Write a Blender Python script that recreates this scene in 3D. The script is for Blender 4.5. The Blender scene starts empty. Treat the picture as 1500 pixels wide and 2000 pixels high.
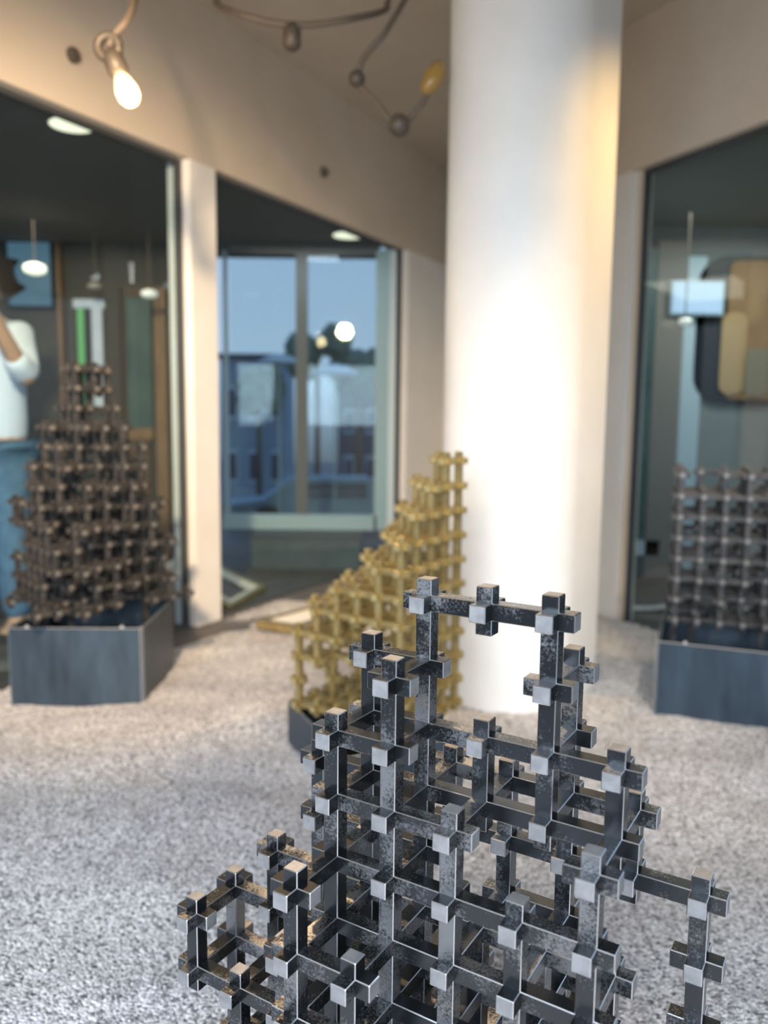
import bpy, bmesh, math, random
from mathutils import Vector, Matrix, noise
import numpy as np

# ------------------------------------------------------------------ camera, world, lights
U = 0.07                      # lattice pitch in metres: every length below is counted in pitches
CAMH = 14.2
scene = bpy.context.scene
COL = scene.collection
RIGHT = Vector((0.99995, 0.00121, 0.01039)).normalized()
BACK = Vector((0.0, -0.99333, 0.1153)).normalized()
UPV = BACK.cross(RIGHT).normalized()
RIGHT = UPV.cross(BACK).normalized()
FPX = 1560.5
cam_data = bpy.data.cameras.new('camera')
cam = bpy.data.objects.new('camera', cam_data)
COL.objects.link(cam)
cam.matrix_world = Matrix(((RIGHT.x, UPV.x, BACK.x, 0), (RIGHT.y, UPV.y, BACK.y, 0),
                           (RIGHT.z, UPV.z, BACK.z, CAMH * U), (0, 0, 0, 1)))
cam_data.sensor_fit = 'VERTICAL'
cam_data.sensor_height = 36
cam_data.lens = FPX / 2000 * 36
cam_data.clip_start = 0.05
cam_data.clip_end = 300
cam_data.dof.use_dof = True
cam_data.dof.focus_distance = 0.88
cam_data.dof.aperture_fstop = 3.1
scene.camera = cam

world = bpy.data.worlds.new('daylight')
scene.world = world
world.use_nodes = True
wn = world.node_tree.nodes
wl = world.node_tree.links
bg = wn['Background']
tc = wn.new('ShaderNodeTexCoord')
sx = wn.new('ShaderNodeSeparateXYZ')
wl.new(tc.outputs['Generated'], sx.inputs[0])
wr = wn.new('ShaderNodeValToRGB')
wr.color_ramp.elements[0].position = 0.46
wr.color_ramp.elements[0].color = (0.10, 0.12, 0.14, 1)
wr.color_ramp.elements[1].position = 0.80
wr.color_ramp.elements[1].color = (0.42, 0.62, 1.0, 1)
e_ = wr.color_ramp.elements.new(0.53)
e_.color = (0.62, 0.74, 0.95, 1)
ma = wn.new('ShaderNodeMath'); ma.operation = 'MULTIPLY_ADD'
ma.inputs[1].default_value = 0.5; ma.inputs[2].default_value = 0.5
wl.new(sx.outputs['Z'], ma.inputs[0]); wl.new(ma.outputs[0], wr.inputs[0])
wl.new(wr.outputs[0], bg.inputs['Color'])
bg.inputs['Strength'].default_value = 0.9

def area(name, loc, target, size, size_y, power, color, spread=180):
    d = bpy.data.lights.new(name, 'AREA')
    d.shape = 'RECTANGLE'; d.size = size * U; d.size_y = size_y * U
    d.energy = power; d.color = color; d.spread = math.radians(spread)
    o = bpy.data.objects.new(name, d); COL.objects.link(o)
    o.location = Vector(loc) * U
    o.rotation_euler = (Vector(target) - Vector(loc)).to_track_quat('-Z', 'Y').to_euler()
    return o

# daylight entering through the street window behind the photographer
area('street_window_daylight', (-8, -12, 19), (-2, 24, 0), 46, 14, 80, (0.79, 0.89, 1.0), 114)
# warm shop spotlights on the ceiling behind and beside the camera, plus one added spot
def spot(name, loc, target, power, color, ang, blend=0.6, r=0.04):
    d = bpy.data.lights.new(name, 'SPOT'); d.energy = power; d.color = color
    d.spot_size = math.radians(ang); d.spot_blend = blend; d.shadow_soft_size = r
    o = bpy.data.objects.new(name, d); COL.objects.link(o); o.location = Vector(loc) * U
    o.rotation_euler = (Vector(target) - Vector(loc)).to_track_quat('-Z', 'Y').to_euler()
    return o
spot('warm_spotlight_left', (-8, 3, 31), (-17, 54, 11), 950, (1.0, 0.71, 0.43), 60, 1.0, 0.09)
spot('warm_spotlight_right', (12, 10, 36), (7, 42, -1), 170, (1.0, 0.82, 0.62), 52, 1.0)
spot('warm_spotlight_far_right', (24.5, 35, 39), (11.3, 42, 20), 130, (1.0, 0.64, 0.24), 60, 1.0)
spot('added_lattice_top_spot', (-3, 33, 40), (1, 12.5, 9), 420, (1.0, 0.68, 0.38), 30, 1.0)  # added unseen spot that warms the top faces of the near lattice
scene.view_settings.view_transform = 'Standard'
scene.view_settings.look = 'None'
scene.view_settings.gamma = 1
scene.view_settings.use_curve_mapping = False
scene.view_settings.exposure = 0.08

# ------------------------------------------------------------------ helpers
def P(x, y, z):
    return Vector((x * U, y * U, z * U))

def ray(px, py):
    return (RIGHT * ((px - 750) / FPX) - UPV * ((py - 1000) / FPX) - BACK)

def at_h(px, py, h=0.0):
    """point (in pitches) where the line of sight meets the level h"""
    d = ray(px, py); t = (h - CAMH) / d.z
    return Vector((d.x * t, d.y * t, h))

def at_y(px, py, y):
    d = ray(px, py); t = y / d.y
    return Vector((d.x * t, y, CAMH + d.z * t))

def mat(name, color, rough=0.6, metal=0.0, emit=None, es=1.0):
    m = bpy.data.materials.new(name); m.use_nodes = True
    b = m.node_tree.nodes['Principled BSDF']
    b.inputs['Base Color'].default_value = (*color, 1)
    b.inputs['Roughness'].default_value = rough
    b.inputs['Metallic'].default_value = metal
    if emit:
        b.inputs['Emission Color'].default_value = (*emit, 1)
        b.inputs['Emission Strength'].default_value = es
    return m

def nodes(m):
    return m.node_tree.nodes, m.node_tree.links, m.node_tree.nodes['Principled BSDF']

def mottled(name, c1, c2, scale, lo=0.4, hi=0.6, rough=(0.4, 0.5), metal=0.0, bump=0.0, stretch=None, rnd=False, detail=6, bscale=None):
    m = mat(name, c1, rough[0], metal)
    n, l, b = nodes(m)
    t = n.new('ShaderNodeTexCoord')
    vec = t.outputs['Object']
    if rnd:
        oi = n.new('ShaderNodeObjectInfo')
        mm = n.new('ShaderNodeMath'); mm.operation = 'MULTIPLY'; mm.inputs[1].default_value = 37.0
        l.new(oi.outputs['Random'], mm.inputs[0])
        va = n.new('ShaderNodeVectorMath'); va.operation = 'ADD'
        l.new(vec, va.inputs[0]); l.new(mm.outputs[0], va.inputs[1]); vec = va.outputs[0]
    if stretch:
        mp = n.new('ShaderNodeMapping'); mp.inputs['Scale'].default_value = stretch
        l.new(vec, mp.inputs[0]); vec = mp.outputs[0]
    nz = n.new('ShaderNodeTexNoise'); nz.inputs['Scale'].default_value = scale; nz.inputs['Detail'].default_value = detail
    nz.inputs['Roughness'].default_value = 0.65
    l.new(vec, nz.inputs['Vector'])
    r = n.new('ShaderNodeValToRGB')
    r.color_ramp.elements[0].position = lo; r.color_ramp.elements[0].color = (*c1, 1)
    r.color_ramp.elements[1].position = hi; r.color_ramp.elements[1].color = (*c2, 1)
    l.new(nz.outputs[0], r.inputs[0]); l.new(r.outputs[0], b.inputs['Base Color'])
    mr = n.new('ShaderNodeMapRange'); mr.inputs['To Min'].default_value = rough[0]; mr.inputs['To Max'].default_value = rough[1]
    mr.inputs['From Min'].default_value = lo; mr.inputs['From Max'].default_value = hi
    l.new(nz.outputs[0], mr.inputs[0]); l.new(mr.outputs[0], b.inputs['Roughness'])
    if bump:
        bp = n.new('ShaderNodeBump'); bp.inputs['Strength'].default_value = bump; bp.inputs['Distance'].default_value = 0.002
        src = nz.outputs[0]
        if bscale:
            n2 = n.new('ShaderNodeTexNoise'); n2.inputs['Scale'].default_value = bscale; l.new(vec, n2.inputs['Vector']); src = n2.outputs[0]
        l.new(src, bp.inputs['Height']); l.new(bp.outputs[0], b.inputs['Normal'])
    return m

M = {}
def steel_face():
    """mill-scale steel: blue-black scale worn through to grey, brushed metal"""
    m = mat('blackened_steel', (0.05, 0.055, 0.06), 0.35, 0.9)
    n, l, b = nodes(m)
    t = n.new('ShaderNodeTexCoord'); oi = n.new('ShaderNodeObjectInfo')
    mm = n.new('ShaderNodeMath'); mm.operation = 'MULTIPLY'; mm.inputs[1].default_value = 53.0
    l.new(oi.outputs['Random'], mm.inputs[0])
    va = n.new('ShaderNodeVectorMath'); va.operation = 'ADD'
    l.new(t.outputs['Object'], va.inputs[0]); l.new(mm.outputs[0], va.inputs[1])
    big = n.new('ShaderNodeTexNoise'); big.inputs['Scale'].default_value = 14; big.inputs['Detail'].default_value = 2
    l.new(va.outputs[0], big.inputs['Vector'])
    fine = n.new('ShaderNodeTexNoise'); fine.inputs['Scale'].default_value = 330; fine.inputs['Detail'].default_value = 8
    fine.inputs['Roughness'].default_value = 0.7
    l.new(va.outputs[0], fine.inputs['Vector'])
    # worn patches differ from bar to bar: some bars keep nearly all their scale
    rr = n.new('ShaderNodeMath'); rr.operation = 'MULTIPLY'; rr.inputs[1].default_value = 7.31; l.new(oi.outputs['Random'], rr.inputs[0])
    fr_ = n.new('ShaderNodeMath'); fr_.operation = 'FRACT'; l.new(rr.outputs[0], fr_.inputs[0])
    sh = n.new('ShaderNodeMath'); sh.operation = 'MULTIPLY_ADD'; sh.inputs[1].default_value = 0.15; sh.inputs[2].default_value = -0.13; l.new(fr_.outputs[0], sh.inputs[0])
    a = n.new('ShaderNodeMath'); a.operation = 'MULTIPLY_ADD'; a.inputs[1].default_value = 0.9
    l.new(big.outputs[0], a.inputs[0])
    f2 = n.new('ShaderNodeMath'); f2.operation = 'MULTIPLY'; f2.inputs[1].default_value = 0.75
    l.new(fine.outputs[0], f2.inputs[0])
    f3 = n.new('ShaderNodeMath'); f3.operation = 'ADD'; l.new(f2.outputs[0], f3.inputs[0]); l.new(sh.outputs[0], f3.inputs[1]); l.new(f3.outputs[0], a.inputs[2])
    r = n.new('ShaderNodeValToRGB')
    r.color_ramp.elements[0].position = 0.80; r.color_ramp.elements[0].color = (0.035, 0.04, 0.047, 1)
    r.color_ramp.elements[1].position = 0.93; r.color_ramp.elements[1].color = (0.23, 0.235, 0.245, 1)
    l.new(a.outputs[0], r.inputs[0]); l.new(r.outputs[0], b.inputs['Base Color'])
    b.inputs['Coat Weight'].default_value = 0.35; b.inputs['Coat Roughness'].default_value = 0.28; b.inputs['Coat IOR'].default_value = 1.7
    mr = n.new('ShaderNodeMapRange'); mr.inputs['From Min'].default_value = 0.76; mr.inputs['From Max'].default_value = 0.95
    mr.inputs['To Min'].default_value = 0.22; mr.inputs['To Max'].default_value = 0.42
    l.new(a.outputs[0], mr.inputs[0]); l.new(mr.outputs[0], b.inputs['Roughness'])
    return m
M['steel'] = steel_face()
M['steel_end'] = mottled('sawn_steel_end', (0.16, 0.16, 0.165), (0.21, 0.21, 0.215), 60, rough=(0.42, 0.5), metal=0.35, rnd=True)
M['steel_edge'] = mat('worn_bright_edge', (0.75, 0.76, 0.78), 0.28, 1.0)
M['brass'] = mottled('brushed_brass', (0.37, 0.275, 0.115), (0.47, 0.355, 0.155), 30, rough=(0.38, 0.48), metal=0.75, rnd=True)
M['brass_end'] = mottled('brass_end', (0.47, 0.37, 0.17), (0.57, 0.46, 0.22), 40, rough=(0.42, 0.5), metal=0.7, rnd=True)
M['brass_edge'] = mat('brass_edge', (0.66, 0.51, 0.23), 0.3, 1.0)
M['dark'] = mottled('dull_dark_steel', (0.03, 0.03, 0.032), (0.075, 0.07, 0.066), 25, rough=(0.42, 0.55), metal=0.7, rnd=True)
M['dark_end'] = mottled('dull_steel_end', (0.14, 0.13, 0.12), (0.19, 0.175, 0.16), 40, rough=(0.45, 0.55), metal=0.6, rnd=True)
M['dark_edge'] = mat('dull_edge', (0.17, 0.16, 0.15), 0.4, 0.8)
M['plate'] = mottled('hot_rolled_plate', (0.028, 0.042, 0.06), (0.06, 0.09, 0.12), 2.2, lo=0.3, hi=0.75, rough=(0.35, 0.5), metal=0.55, stretch=(5, 5, 1.2))
M['plate_edge'] = mat('plate_cut_edge', (0.66, 0.68, 0.70), 0.4, 0.7)
M['white'] = mottled('white_paint', (0.80, 0.78, 0.74), (0.84, 0.82, 0.78), 3, rough=(0.45, 0.55), bump=0.05, bscale=90)
M['plaster'] = mottled('ivory_plaster', (0.62, 0.53, 0.42), (0.66, 0.57, 0.46), 2.0, rough=(0.8, 0.85), bump=0.08, bscale=60)
M['ceil'] = mottled('ceiling_paint', (0.56, 0.48, 0.38), (0.60, 0.52, 0.42), 2.0, rough=(0.85, 0.9))
M['deck'] = mottled('dark_deck_board', (0.07, 0.066, 0.06), (0.13, 0.12, 0.11), 5, rough=(0.5, 0.6), stretch=(1, 8, 8), rnd=True)
M['frame_dark'] = mat('dark_glazing_frame', (0.05, 0.055, 0.06), 0.5)
M['frame_blue'] = mat('pale_blue_grey_frame', (0.42, 0.52, 0.56), 0.5)
M['plinth'] = mottled('slate_plinth', (0.06, 0.08, 0.09), (0.09, 0.12, 0.135), 3, rough=(0.5, 0.6))
M['inner_wall'] = mottled('dark_inner_wall', (0.085, 0.08, 0.075), (0.11, 0.10, 0.09), 1.5, rough=(0.8, 0.85))
M['inner_ceil'] = mat('grey_inner_ceiling', (0.16, 0.155, 0.15), 0.8)
M['inner_floor'] = mat('inner_floor', (0.07, 0.065, 0.06), 0.5)
M['wood'] = mottled('brown_wood', (0.22, 0.13, 0.07), (0.30, 0.18, 0.10), 4, rough=(0.5, 0.6), stretch=(8, 8, 1))
M['wood_dark'] = mottled('dark_brown_panel', (0.10, 0.065, 0.04), (0.14, 0.09, 0.055), 4, rough=(0.5, 0.6), stretch=(6, 6, 1))
M['cord'] = mat('grey_brown_cord', (0.13, 0.10, 0.075), 0.6)
M['socket'] = mat('lamp_socket', (0.09, 0.075, 0.06), 0.5, 0.2)
M['bulb'] = mat('glowing_bulb', (1, 0.8, 0.5), 0.2, 0, (1.0, 0.62, 0.28), 14)
bm_ = M['bulb']
n, l, b = nodes(bm_)
b.inputs['Emission Strength'].default_value = 1.6; b.inputs['Emission Color'].default_value = (1.0, 0.5, 0.16, 1)
tr_ = n.new('ShaderNodeBsdfTransparent'); mx_ = n.new('ShaderNodeMixShader'); mx_.inputs[0].default_value = 0.55
l.new(tr_.outputs[0], mx_.inputs[1]); l.new(b.outputs[0], mx_.inputs[2]); l.new(mx_.outputs[0], n['Material Output'].inputs[0])
M['bulb_core'] = mat('filament_core', (1, 1, 1), 0.2, 0, (1.0, 0.93, 0.82), 60)
M['bulb_off'] = mat('amber_glass_bulb', (0.34, 0.20, 0.05), 0.25)
M['downlight'] = mat('downlight_lens', (1, 1, 0.9), 0.4, 0, (1.0, 0.93, 0.66), 1.3)
M['downlight_dim'] = mat('dim_downlight_lens', (1, 1, 0.9), 0.4, 0, (0.9, 0.85, 0.80), 0.35)
M['pale'] = mottled('pale_green_grey_wall', (0.20, 0.215, 0.20), (0.23, 0.245, 0.23), 1.5, rough=(0.7, 0.8))
M['teal'] = mottled('dark_teal_panel', (0.05, 0.09, 0.09), (0.08, 0.13, 0.12), 2, rough=(0.4, 0.5))
M['amber'] = mottled('amber_brown_panel', (0.20, 0.11, 0.045), (0.28, 0.16, 0.07), 3, rough=(0.5, 0.6))
M['black'] = mat('near_black', (0.02, 0.022, 0.022), 0.4)
M['red'] = mat('red_paint', (0.55, 0.05, 0.03), 0.5)
M['cream'] = mat('cream_mat_board', (0.80, 0.76, 0.66), 0.5)
M['green'] = mat('fresh_green_fabric', (0.20, 0.42, 0.14), 0.7)
M['white_cloth'] = mottled('pale_blue_white_shirt', (0.62, 0.70, 0.85), (0.72, 0.78, 0.90), 4, rough=(0.8, 0.9))
M['jeans'] = mottled('blue_denim', (0.07, 0.14, 0.24), (0.10, 0.19, 0.31), 20, rough=(0.8, 0.9))
M['skin'] = mat('skin', (0.50, 0.30, 0.20), 0.5)
M['hair'] = mat('dark_hair', (0.03, 0.022, 0.018), 0.5)
M['shoe'] = mat('dark_shoe', (0.04, 0.04, 0.045), 0.5)
M['asphalt'] = mat('asphalt', (0.10, 0.12, 0.15), 0.8)
M['house'] = mottled('blue_grey_render', (0.22, 0.33, 0.44), (0.30, 0.42, 0.54), 0.6, rough=(0.8, 0.9))
M['leaf'] = mottled('dark_leaves', (0.05, 0.12, 0.10), (0.12, 0.22, 0.18), 2, rough=(0.7, 0.8))
M['navy'] = mat('navy_paint', (0.03, 0.06, 0.12), 0.4)
M['parasol'] = mat('pale_canvas', (0.55, 0.66, 0.80), 0.8)

def glass_mat():
    m = bpy.data.materials.new('window_glass'); m.use_nodes = True
    n = m.node_tree.nodes; l = m.node_tree.links
    n.remove(n['Principled BSDF'])
    tr = n.new('ShaderNodeBsdfTransparent'); tr.inputs[0].default_value = (0.86, 0.92, 0.93, 1)
    gl = n.new('ShaderNodeBsdfGlossy'); gl.inputs['Roughness'].default_value = 0.02
    fr = n.new('ShaderNodeFresnel'); fr.inputs['IOR'].default_value = 1.52
    mx = n.new('ShaderNodeMixShader')
    ge = n.new('ShaderNodeNewGeometry'); inv = n.new('ShaderNodeMath'); inv.operation = 'SUBTRACT'; inv.inputs[0].default_value = 1.0
    l.new(ge.outputs['Backfacing'], inv.inputs[1])
    fm = n.new('ShaderNodeMath'); fm.operation = 'MULTIPLY'; l.new(fr.outputs[0], fm.inputs[0]); l.new(inv.outputs[0], fm.inputs[1])
    l.new(fm.outputs[0], mx.inputs[0]); l.new(tr.outputs[0], mx.inputs[1]); l.new(gl.outputs[0], mx.inputs[2])
    l.new(mx.outputs[0], n['Material Output'].inputs[0])
    return m
M['glass'] = glass_mat()

def gravel_mat():
    m = mat('granite_grit', (0.4, 0.38, 0.36), 0.85)
    n, l, b = nodes(m)
    t = n.new('ShaderNodeTexCoord')
    v = n.new('ShaderNodeTexVoronoi'); v.inputs['Scale'].default_value = 190
    l.new(t.outputs['Object'], v.inputs['Vector'])
    sep = n.new('ShaderNodeSeparateColor'); l.new(v.outputs['Color'], sep.inputs[0])
    r = n.new('ShaderNodeValToRGB'); cr = r.color_ramp
    cr.elements[0].position = 0.0; cr.elements[0].color = (0.07, 0.07, 0.078, 1)
    cr.elements[1].position = 1.0; cr.elements[1].color = (0.92, 0.91, 0.92, 1)
    for p_, c_ in ((0.12, (0.20, 0.196, 0.20)), (0.3, (0.44, 0.43, 0.43)), (0.7, (0.66, 0.65, 0.655))):
        k = cr.elements.new(p_); k.color = (*c_, 1)
    l.new(sep.outputs[0], r.inputs[0])
    nz = n.new('ShaderNodeTexNoise'); nz.inputs['Scale'].default_value = 1.6; nz.inputs['Detail'].default_value = 5
    l.new(t.outputs['Object'], nz.inputs['Vector'])
    r2 = n.new('ShaderNodeValToRGB')
    r2.color_ramp.elements[0].position = 0.38; r2.color_ramp.elements[0].color = (0.80, 0.80, 0.83, 1)
    r2.color_ramp.elements[1].position = 0.6; r2.color_ramp.elements[1].color = (1, 0.985, 0.97, 1)
    l.new(nz.outputs[0], r2.inputs[0])
    mx = n.new('ShaderNodeMix'); mx.data_type = 'RGBA'; mx.blend_type = 'MULTIPLY'; mx.inputs['Factor'].default_value = 1
    l.new(r.outputs[0], mx.inputs['A']); l.new(r2.outputs[0], mx.inputs['B'])
    l.new(mx.outputs['Result'], b.inputs['Base Color'])
    bp = n.new('ShaderNodeBump'); bp.inputs['Strength'].default_value = 0.9; bp.inputs['Distance'].default_value = 0.004
    bp.invert = True
    l.new(v.outputs['Distance'], bp.inputs['Height']); l.new(bp.outputs[0], b.inputs['Normal'])
    return m
M['gravel'] = gravel_mat()

def tag(o, label=None, cat=None, group=None, kind=None):
    if label: o['label'] = label
    if cat: o['category'] = cat
    if group: o['group'] = group
    if kind: o['kind'] = kind
    return o

def empty(name, loc, rz=0.0, label=None, cat=None, group=None):
    o = bpy.data.objects.new(name, None); COL.objects.link(o)
    o.location = Vector(loc) * U; o.rotation_euler = (0, 0, rz)
    o.empty_display_size = 0.05
    return tag(o, label, cat, group)

def link(name, me, parent=None):
    o = bpy.data.objects.new(name, me); COL.objects.link(o)
    if parent: o.parent = parent
    return o

def build(name, bm, mats, parent=None, smooth=False, bevel=0.0):
    if bevel:
        bmesh.ops.bevel(bm, geom=[e for e in bm.edges if e.is_manifold and e.calc_face_angle(0) > 0.5], offset=bevel, segments=2, affect='EDGES', profile=0.6)
    bmesh.ops.recalc_face_normals(bm, faces=bm.faces)
    me = bpy.data.meshes.new(name); bm.to_mesh(me); bm.free()
    for m in (mats if isinstance(mats, (list, tuple)) else [mats]): me.materials.append(m)
    if smooth:
        for f in me.polygons: f.use_smooth = True
    return link(name, me, parent)

def add_box(bm, lo, hi, mi=0, mtx=None):
    """axis-aligned box in pitches"""
    vs = [bm.verts.new(((lo[0] if i & 1 == 0 else hi[0]) * U, (lo[1] if i & 2 == 0 else hi[1]) * U, (lo[2] if i & 4 == 0 else hi[2]) * U)) for i in range(8)]
    if mtx:
        for v in vs: v.co = mtx @ v.co
    for f in ((0, 1, 3, 2), (4, 6, 7, 5), (0, 4, 5, 1), (2, 3, 7, 6), (0, 2, 6, 4), (1, 5, 7, 3)):
        fc = bm.faces.new([vs[k] for k in f]); fc.material_index = mi
    return vs

def box(name, lo, hi, m, parent=None, bevel=0.0, kind=None):
    bm = bmesh.new(); add_box(bm, lo, hi)
    o = build(name, bm, m, parent, bevel=bevel * U)
    if kind: o['kind'] = kind
    return o

def wallbox(name, a, b, h0, h1, th, m, parent=None, side=1, bevel=0.0):
    """upright slab from plan point a to plan point b; thickness th is laid to its left (side=1) or right"""
    a = Vector(a[:2]); b = Vector(b[:2]); d = (b - a).normalized(); nrm = Vector((-d.y, d.x)) * side * th
    bm = bmesh.new()
    pts = [a, b, b + nrm, a + nrm]
    lo = [bm.verts.new((p.x * U, p.y * U, h0 * U)) for p in pts]
    hi = [bm.verts.new((p.x * U, p.y * U, h1 * U)) for p in pts]
    bm.faces.new(lo); bm.faces.new(hi)
    for i in range(4): bm.faces.new((lo[i], lo[(i + 1) % 4], hi[(i + 1) % 4], hi[i]))
    return build(name, bm, m, parent, bevel=bevel * U)

def tube(name, pts, r, m, parent=None, res=8, r_list=None):
    cu = bpy.data.curves.new(name, 'CURVE'); cu.dimensions = '3D'; cu.bevel_depth = r * U; cu.bevel_resolution = 2
    cu.use_fill_caps = True
    sp = cu.splines.new('BEZIER' if len(pts) > 2 else 'POLY')
    if len(pts) > 2:
        sp.bezier_points.add(len(pts) - 1)
        for bp, p in zip(sp.bezier_points, pts):
            bp.co = Vector(p) * U; bp.handle_left_type = bp.handle_right_type = 'AUTO'
        sp.resolution_u = res
    else:
        sp.points.add(len(pts) - 1)
        for q, p in zip(sp.points, pts): q.co = (*(Vector(p) * U), 1)
    o = bpy.data.objects.new(name, cu)
    me = bpy.data.meshes.new_from_object(o)
    me.materials.clear(); me.materials.append(m)
    for f in me.polygons: f.use_smooth = True
    bpy.data.objects.remove(o); bpy.data.curves.remove(cu)
    return link(name, me, parent)

def lathe(bm, prof, seg=24, mtx=None, mi=0):
    rings = []
    for r, z in prof:
        rings.append([bm.verts.new((r * U * math.cos(2 * math.pi * i / seg), r * U * math.sin(2 * math.pi * i / seg), z * U)) for i in range(seg)])
    if mtx:
        for rg in rings:
            for v in rg: v.co = mtx @ v.co
    for a, b in zip(rings, rings[1:]):
        for i in range(seg):
            f = bm.faces.new((a[i], a[(i + 1) % seg], b[(i + 1) % seg], b[i])); f.material_index = mi
    f = bm.faces.new(rings[0]); f.material_index = mi
    f = bm.faces.new(rings[-1]); f.material_index = mi

# ------------------------------------------------------------------ setting
WA = Vector((-12.25, 55.4))             # foot of the slim white post in the left glazed wall
WD = Vector((0.480, 0.877)).normalized()  # that wall runs away to the right
def wl_(t): return WA + WD * t
GT = 30.9                                # top of the glass above the gravel
RA = Vector((16.95, 56.8)); RD = Vector((0.448, -0.894)).normalized()
def wr_(t): return RA + RD * t
CEIL = 41.0

# footprints of the steel boxes (centre, width, depth, turn); the gravel lies around them
_d = Vector((math.cos(math.radians(-22)), math.sin(math.radians(-22)))); _n = Vector((-_d.y, _d.x))
rc = Vector((13.2, 37.3)) + _d * 4.3 + _n * 3.4
gc = Vector((-4.15, 34.3)) + Vector((0.44, -0.898)) * 3.3 + Vector((0.898, 0.44)) * 2.5
fc = Vector((0.6809 - 0.3, 12.005 + 0.6))
FYAW = math.atan2(-0.52526, 0.85094)
PLANTERS = [(-15.4, 42.0, 6.5, 6.5, math.radians(1.5)), (rc.x, rc.y, 8.6, 6.8, math.radians(-22)),
            (gc.x, gc.y, 5.0, 6.6, math.atan2(0.44, 0.898)), (fc.x, fc.y, 5.6, 3.4, FYAW)]
# gravel bed
def gh(x, y):
    n = noise.noise(Vector((x * 0.10, y * 0.10, 1.3))) * 0.55 + noise.noise(Vector((x * 0.33, y * 0.33, 7.1))) * 0.22 + noise.noise(Vector((x * 1.1, y * 1.1, 3.0))) * 0.07
    return n
def gravel_inside(x, y):
    p = Vector((x, y))
    # left of the left wall (inside the room beyond) is not gravel
    d = (p - WA); side = WD.x * d.y - WD.y * d.x      # >0 : beyond the glass
    if side > -0.35: return False
    d = (p - RA); s2 = RD.x * d.y - RD.y * d.x
    if s2 > -0.2 and y < 60: return False
    if y < 13 and x < -34 - (13 - y) * 0.47: return False
    if y < 18 and x > 34.5 + (18 - y) * 0.37: return False
    if math.hypot(x - 6.7, y - 41.6) < 3.1 or (8 < x < 10.6 and 41 < y < 44): return False
    for (cx, cy, w, dd, yaw) in PLANTERS:
        c_, s_ = math.cos(yaw), math.sin(yaw); lx = (x - cx) * c_ + (y - cy) * s_; ly = -(x - cx) * s_ + (y - cy) * c_
        if abs(lx) < w / 2 - 0.5 and abs(ly) < dd / 2 - 0.5: return False
    return y < 61.5 - 0.02 * abs(x)
bm = bmesh.new()
NX, NY = 210, 190
X0, X1, Y0, Y1 = -46, 40, -14, 62
grid = {}
def gpt(i, j):
    if (i, j) not in grid:
        x = X0 + (X1 - X0) * i / NX; y = Y0 + (Y1 - Y0) * j / NY
        grid[(i, j)] = bm.verts.new((x * U, y * U, gh(x, y) * U))
    return grid[(i, j)]
for i in range(NX):
    for j in range(NY):
        x = X0 + (X1 - X0) * (i + .5) / NX; y = Y0 + (Y1 - Y0) * (j + .5) / NY
        if gravel_inside(x, y):
            bm.faces.new((gpt(i, j), gpt(i + 1, j), gpt(i + 1, j + 1), gpt(i, j + 1)))
g = build('gravel_bed', bm, M['gravel'], smooth=True)
tag(g, 'pale grey crushed granite gravel covering the display floor', 'gravel', kind='stuff')

fl = box('floor', (-110, -20, -1.6), (90, 140, -0.9), M['inner_floor'], kind='structure')

# dark deck boards beyond the gravel
def deck(name, ang, x0, x1, y0, y1, org, label):
    root = empty(name, (org[0], org[1], -0.9), math.radians(ang), None, None); root['kind'] = 'structure'
    y = y0; k = 0
    me = None
    while y < y1:
        if me is None:
            bm = bmesh.new(); add_box(bm, (x0, 0, 0), (x1, 0.86, 0.62))
            for q in range(3):
                pass
            o = build('board', bm, M['deck'], root, bevel=0.05 * U); me = o.data
        else:
            o = link('board', me, root)
        o.location = (0, y * U, 0)
        y += 1.06; k += 1
    return root
deck('floor_deck_left', 20, -34, 26, -14, 26, (-9, 66), '')
deck('floor_deck_right', -10, -12, 34, -3, 22, (18, 58), '')

# left glazed wall: header, posts, glass
hd = wallbox('wall_left', wl_(-48), wl_(42), GT, CEIL, 0.9, M['plaster']); hd['kind'] = 'structure'
post = wallbox('trim_1', wl_(-1.3), wl_(1.2), -0.6, GT, 2.0, M['white'], bevel=0.12); post['kind'] = 'structure'
endw = wallbox('wall_left_end', wl_(30.0), wl_(42), -0.6, GT, 2.2, M['white']); endw['kind'] = 'structure'
def glazing(name, a, b, h0, h1, side, off, midrail=None):
    root = empty(name, (0, 0, 0)); root['kind'] = 'structure'
    d = (b - a).normalized(); nrm = Vector((-d.y, d.x)) * side
    a2 = a + nrm * off; b2 = b + nrm * off
    wallbox('pane', a2, b2, h0 + 0.2, h1 - 0.2, 0.12, M['glass'], root, side)
    wallbox('frame', a2 - nrm * 0.12, a2 - nrm * 0.12 + d * 0.35, h0, h1, 0.4, M['frame_dark'], root, side)
    wallbox('frame', b2 - nrm * 0.12 - d * 0.35, b2 - nrm * 0.12, h0, h1, 0.4, M['frame_dark'], root, side)
    wallbox('frame', a2 - nrm * 0.12 + d * 0.35, b2 - nrm * 0.12 - d * 0.35, h1 - 0.3, h1, 0.4, M['frame_dark'], root, side)
    wallbox('frame', a2 - nrm * 0.12 + d * 0.35, b2 - nrm * 0.12 - d * 0.35, h0, h0 + 0.45, 0.4, M['frame_dark'], root, side)
    return root
glazing('window_1', wl_(-48), wl_(-1.35), -0.6, GT, 1, 0.8)
glazing('window_2', wl_(1.2), wl_(30.0), -0.6, GT, 1, 0.8)
# back wall between the two glazed walls (behind the round pillar)
bw = wallbox('wall_back', wl_(41.9), RA + RD * -3.0, -1, CEIL, 1.0, M['white'], side=1); bw['kind'] = 'structure'
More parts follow.
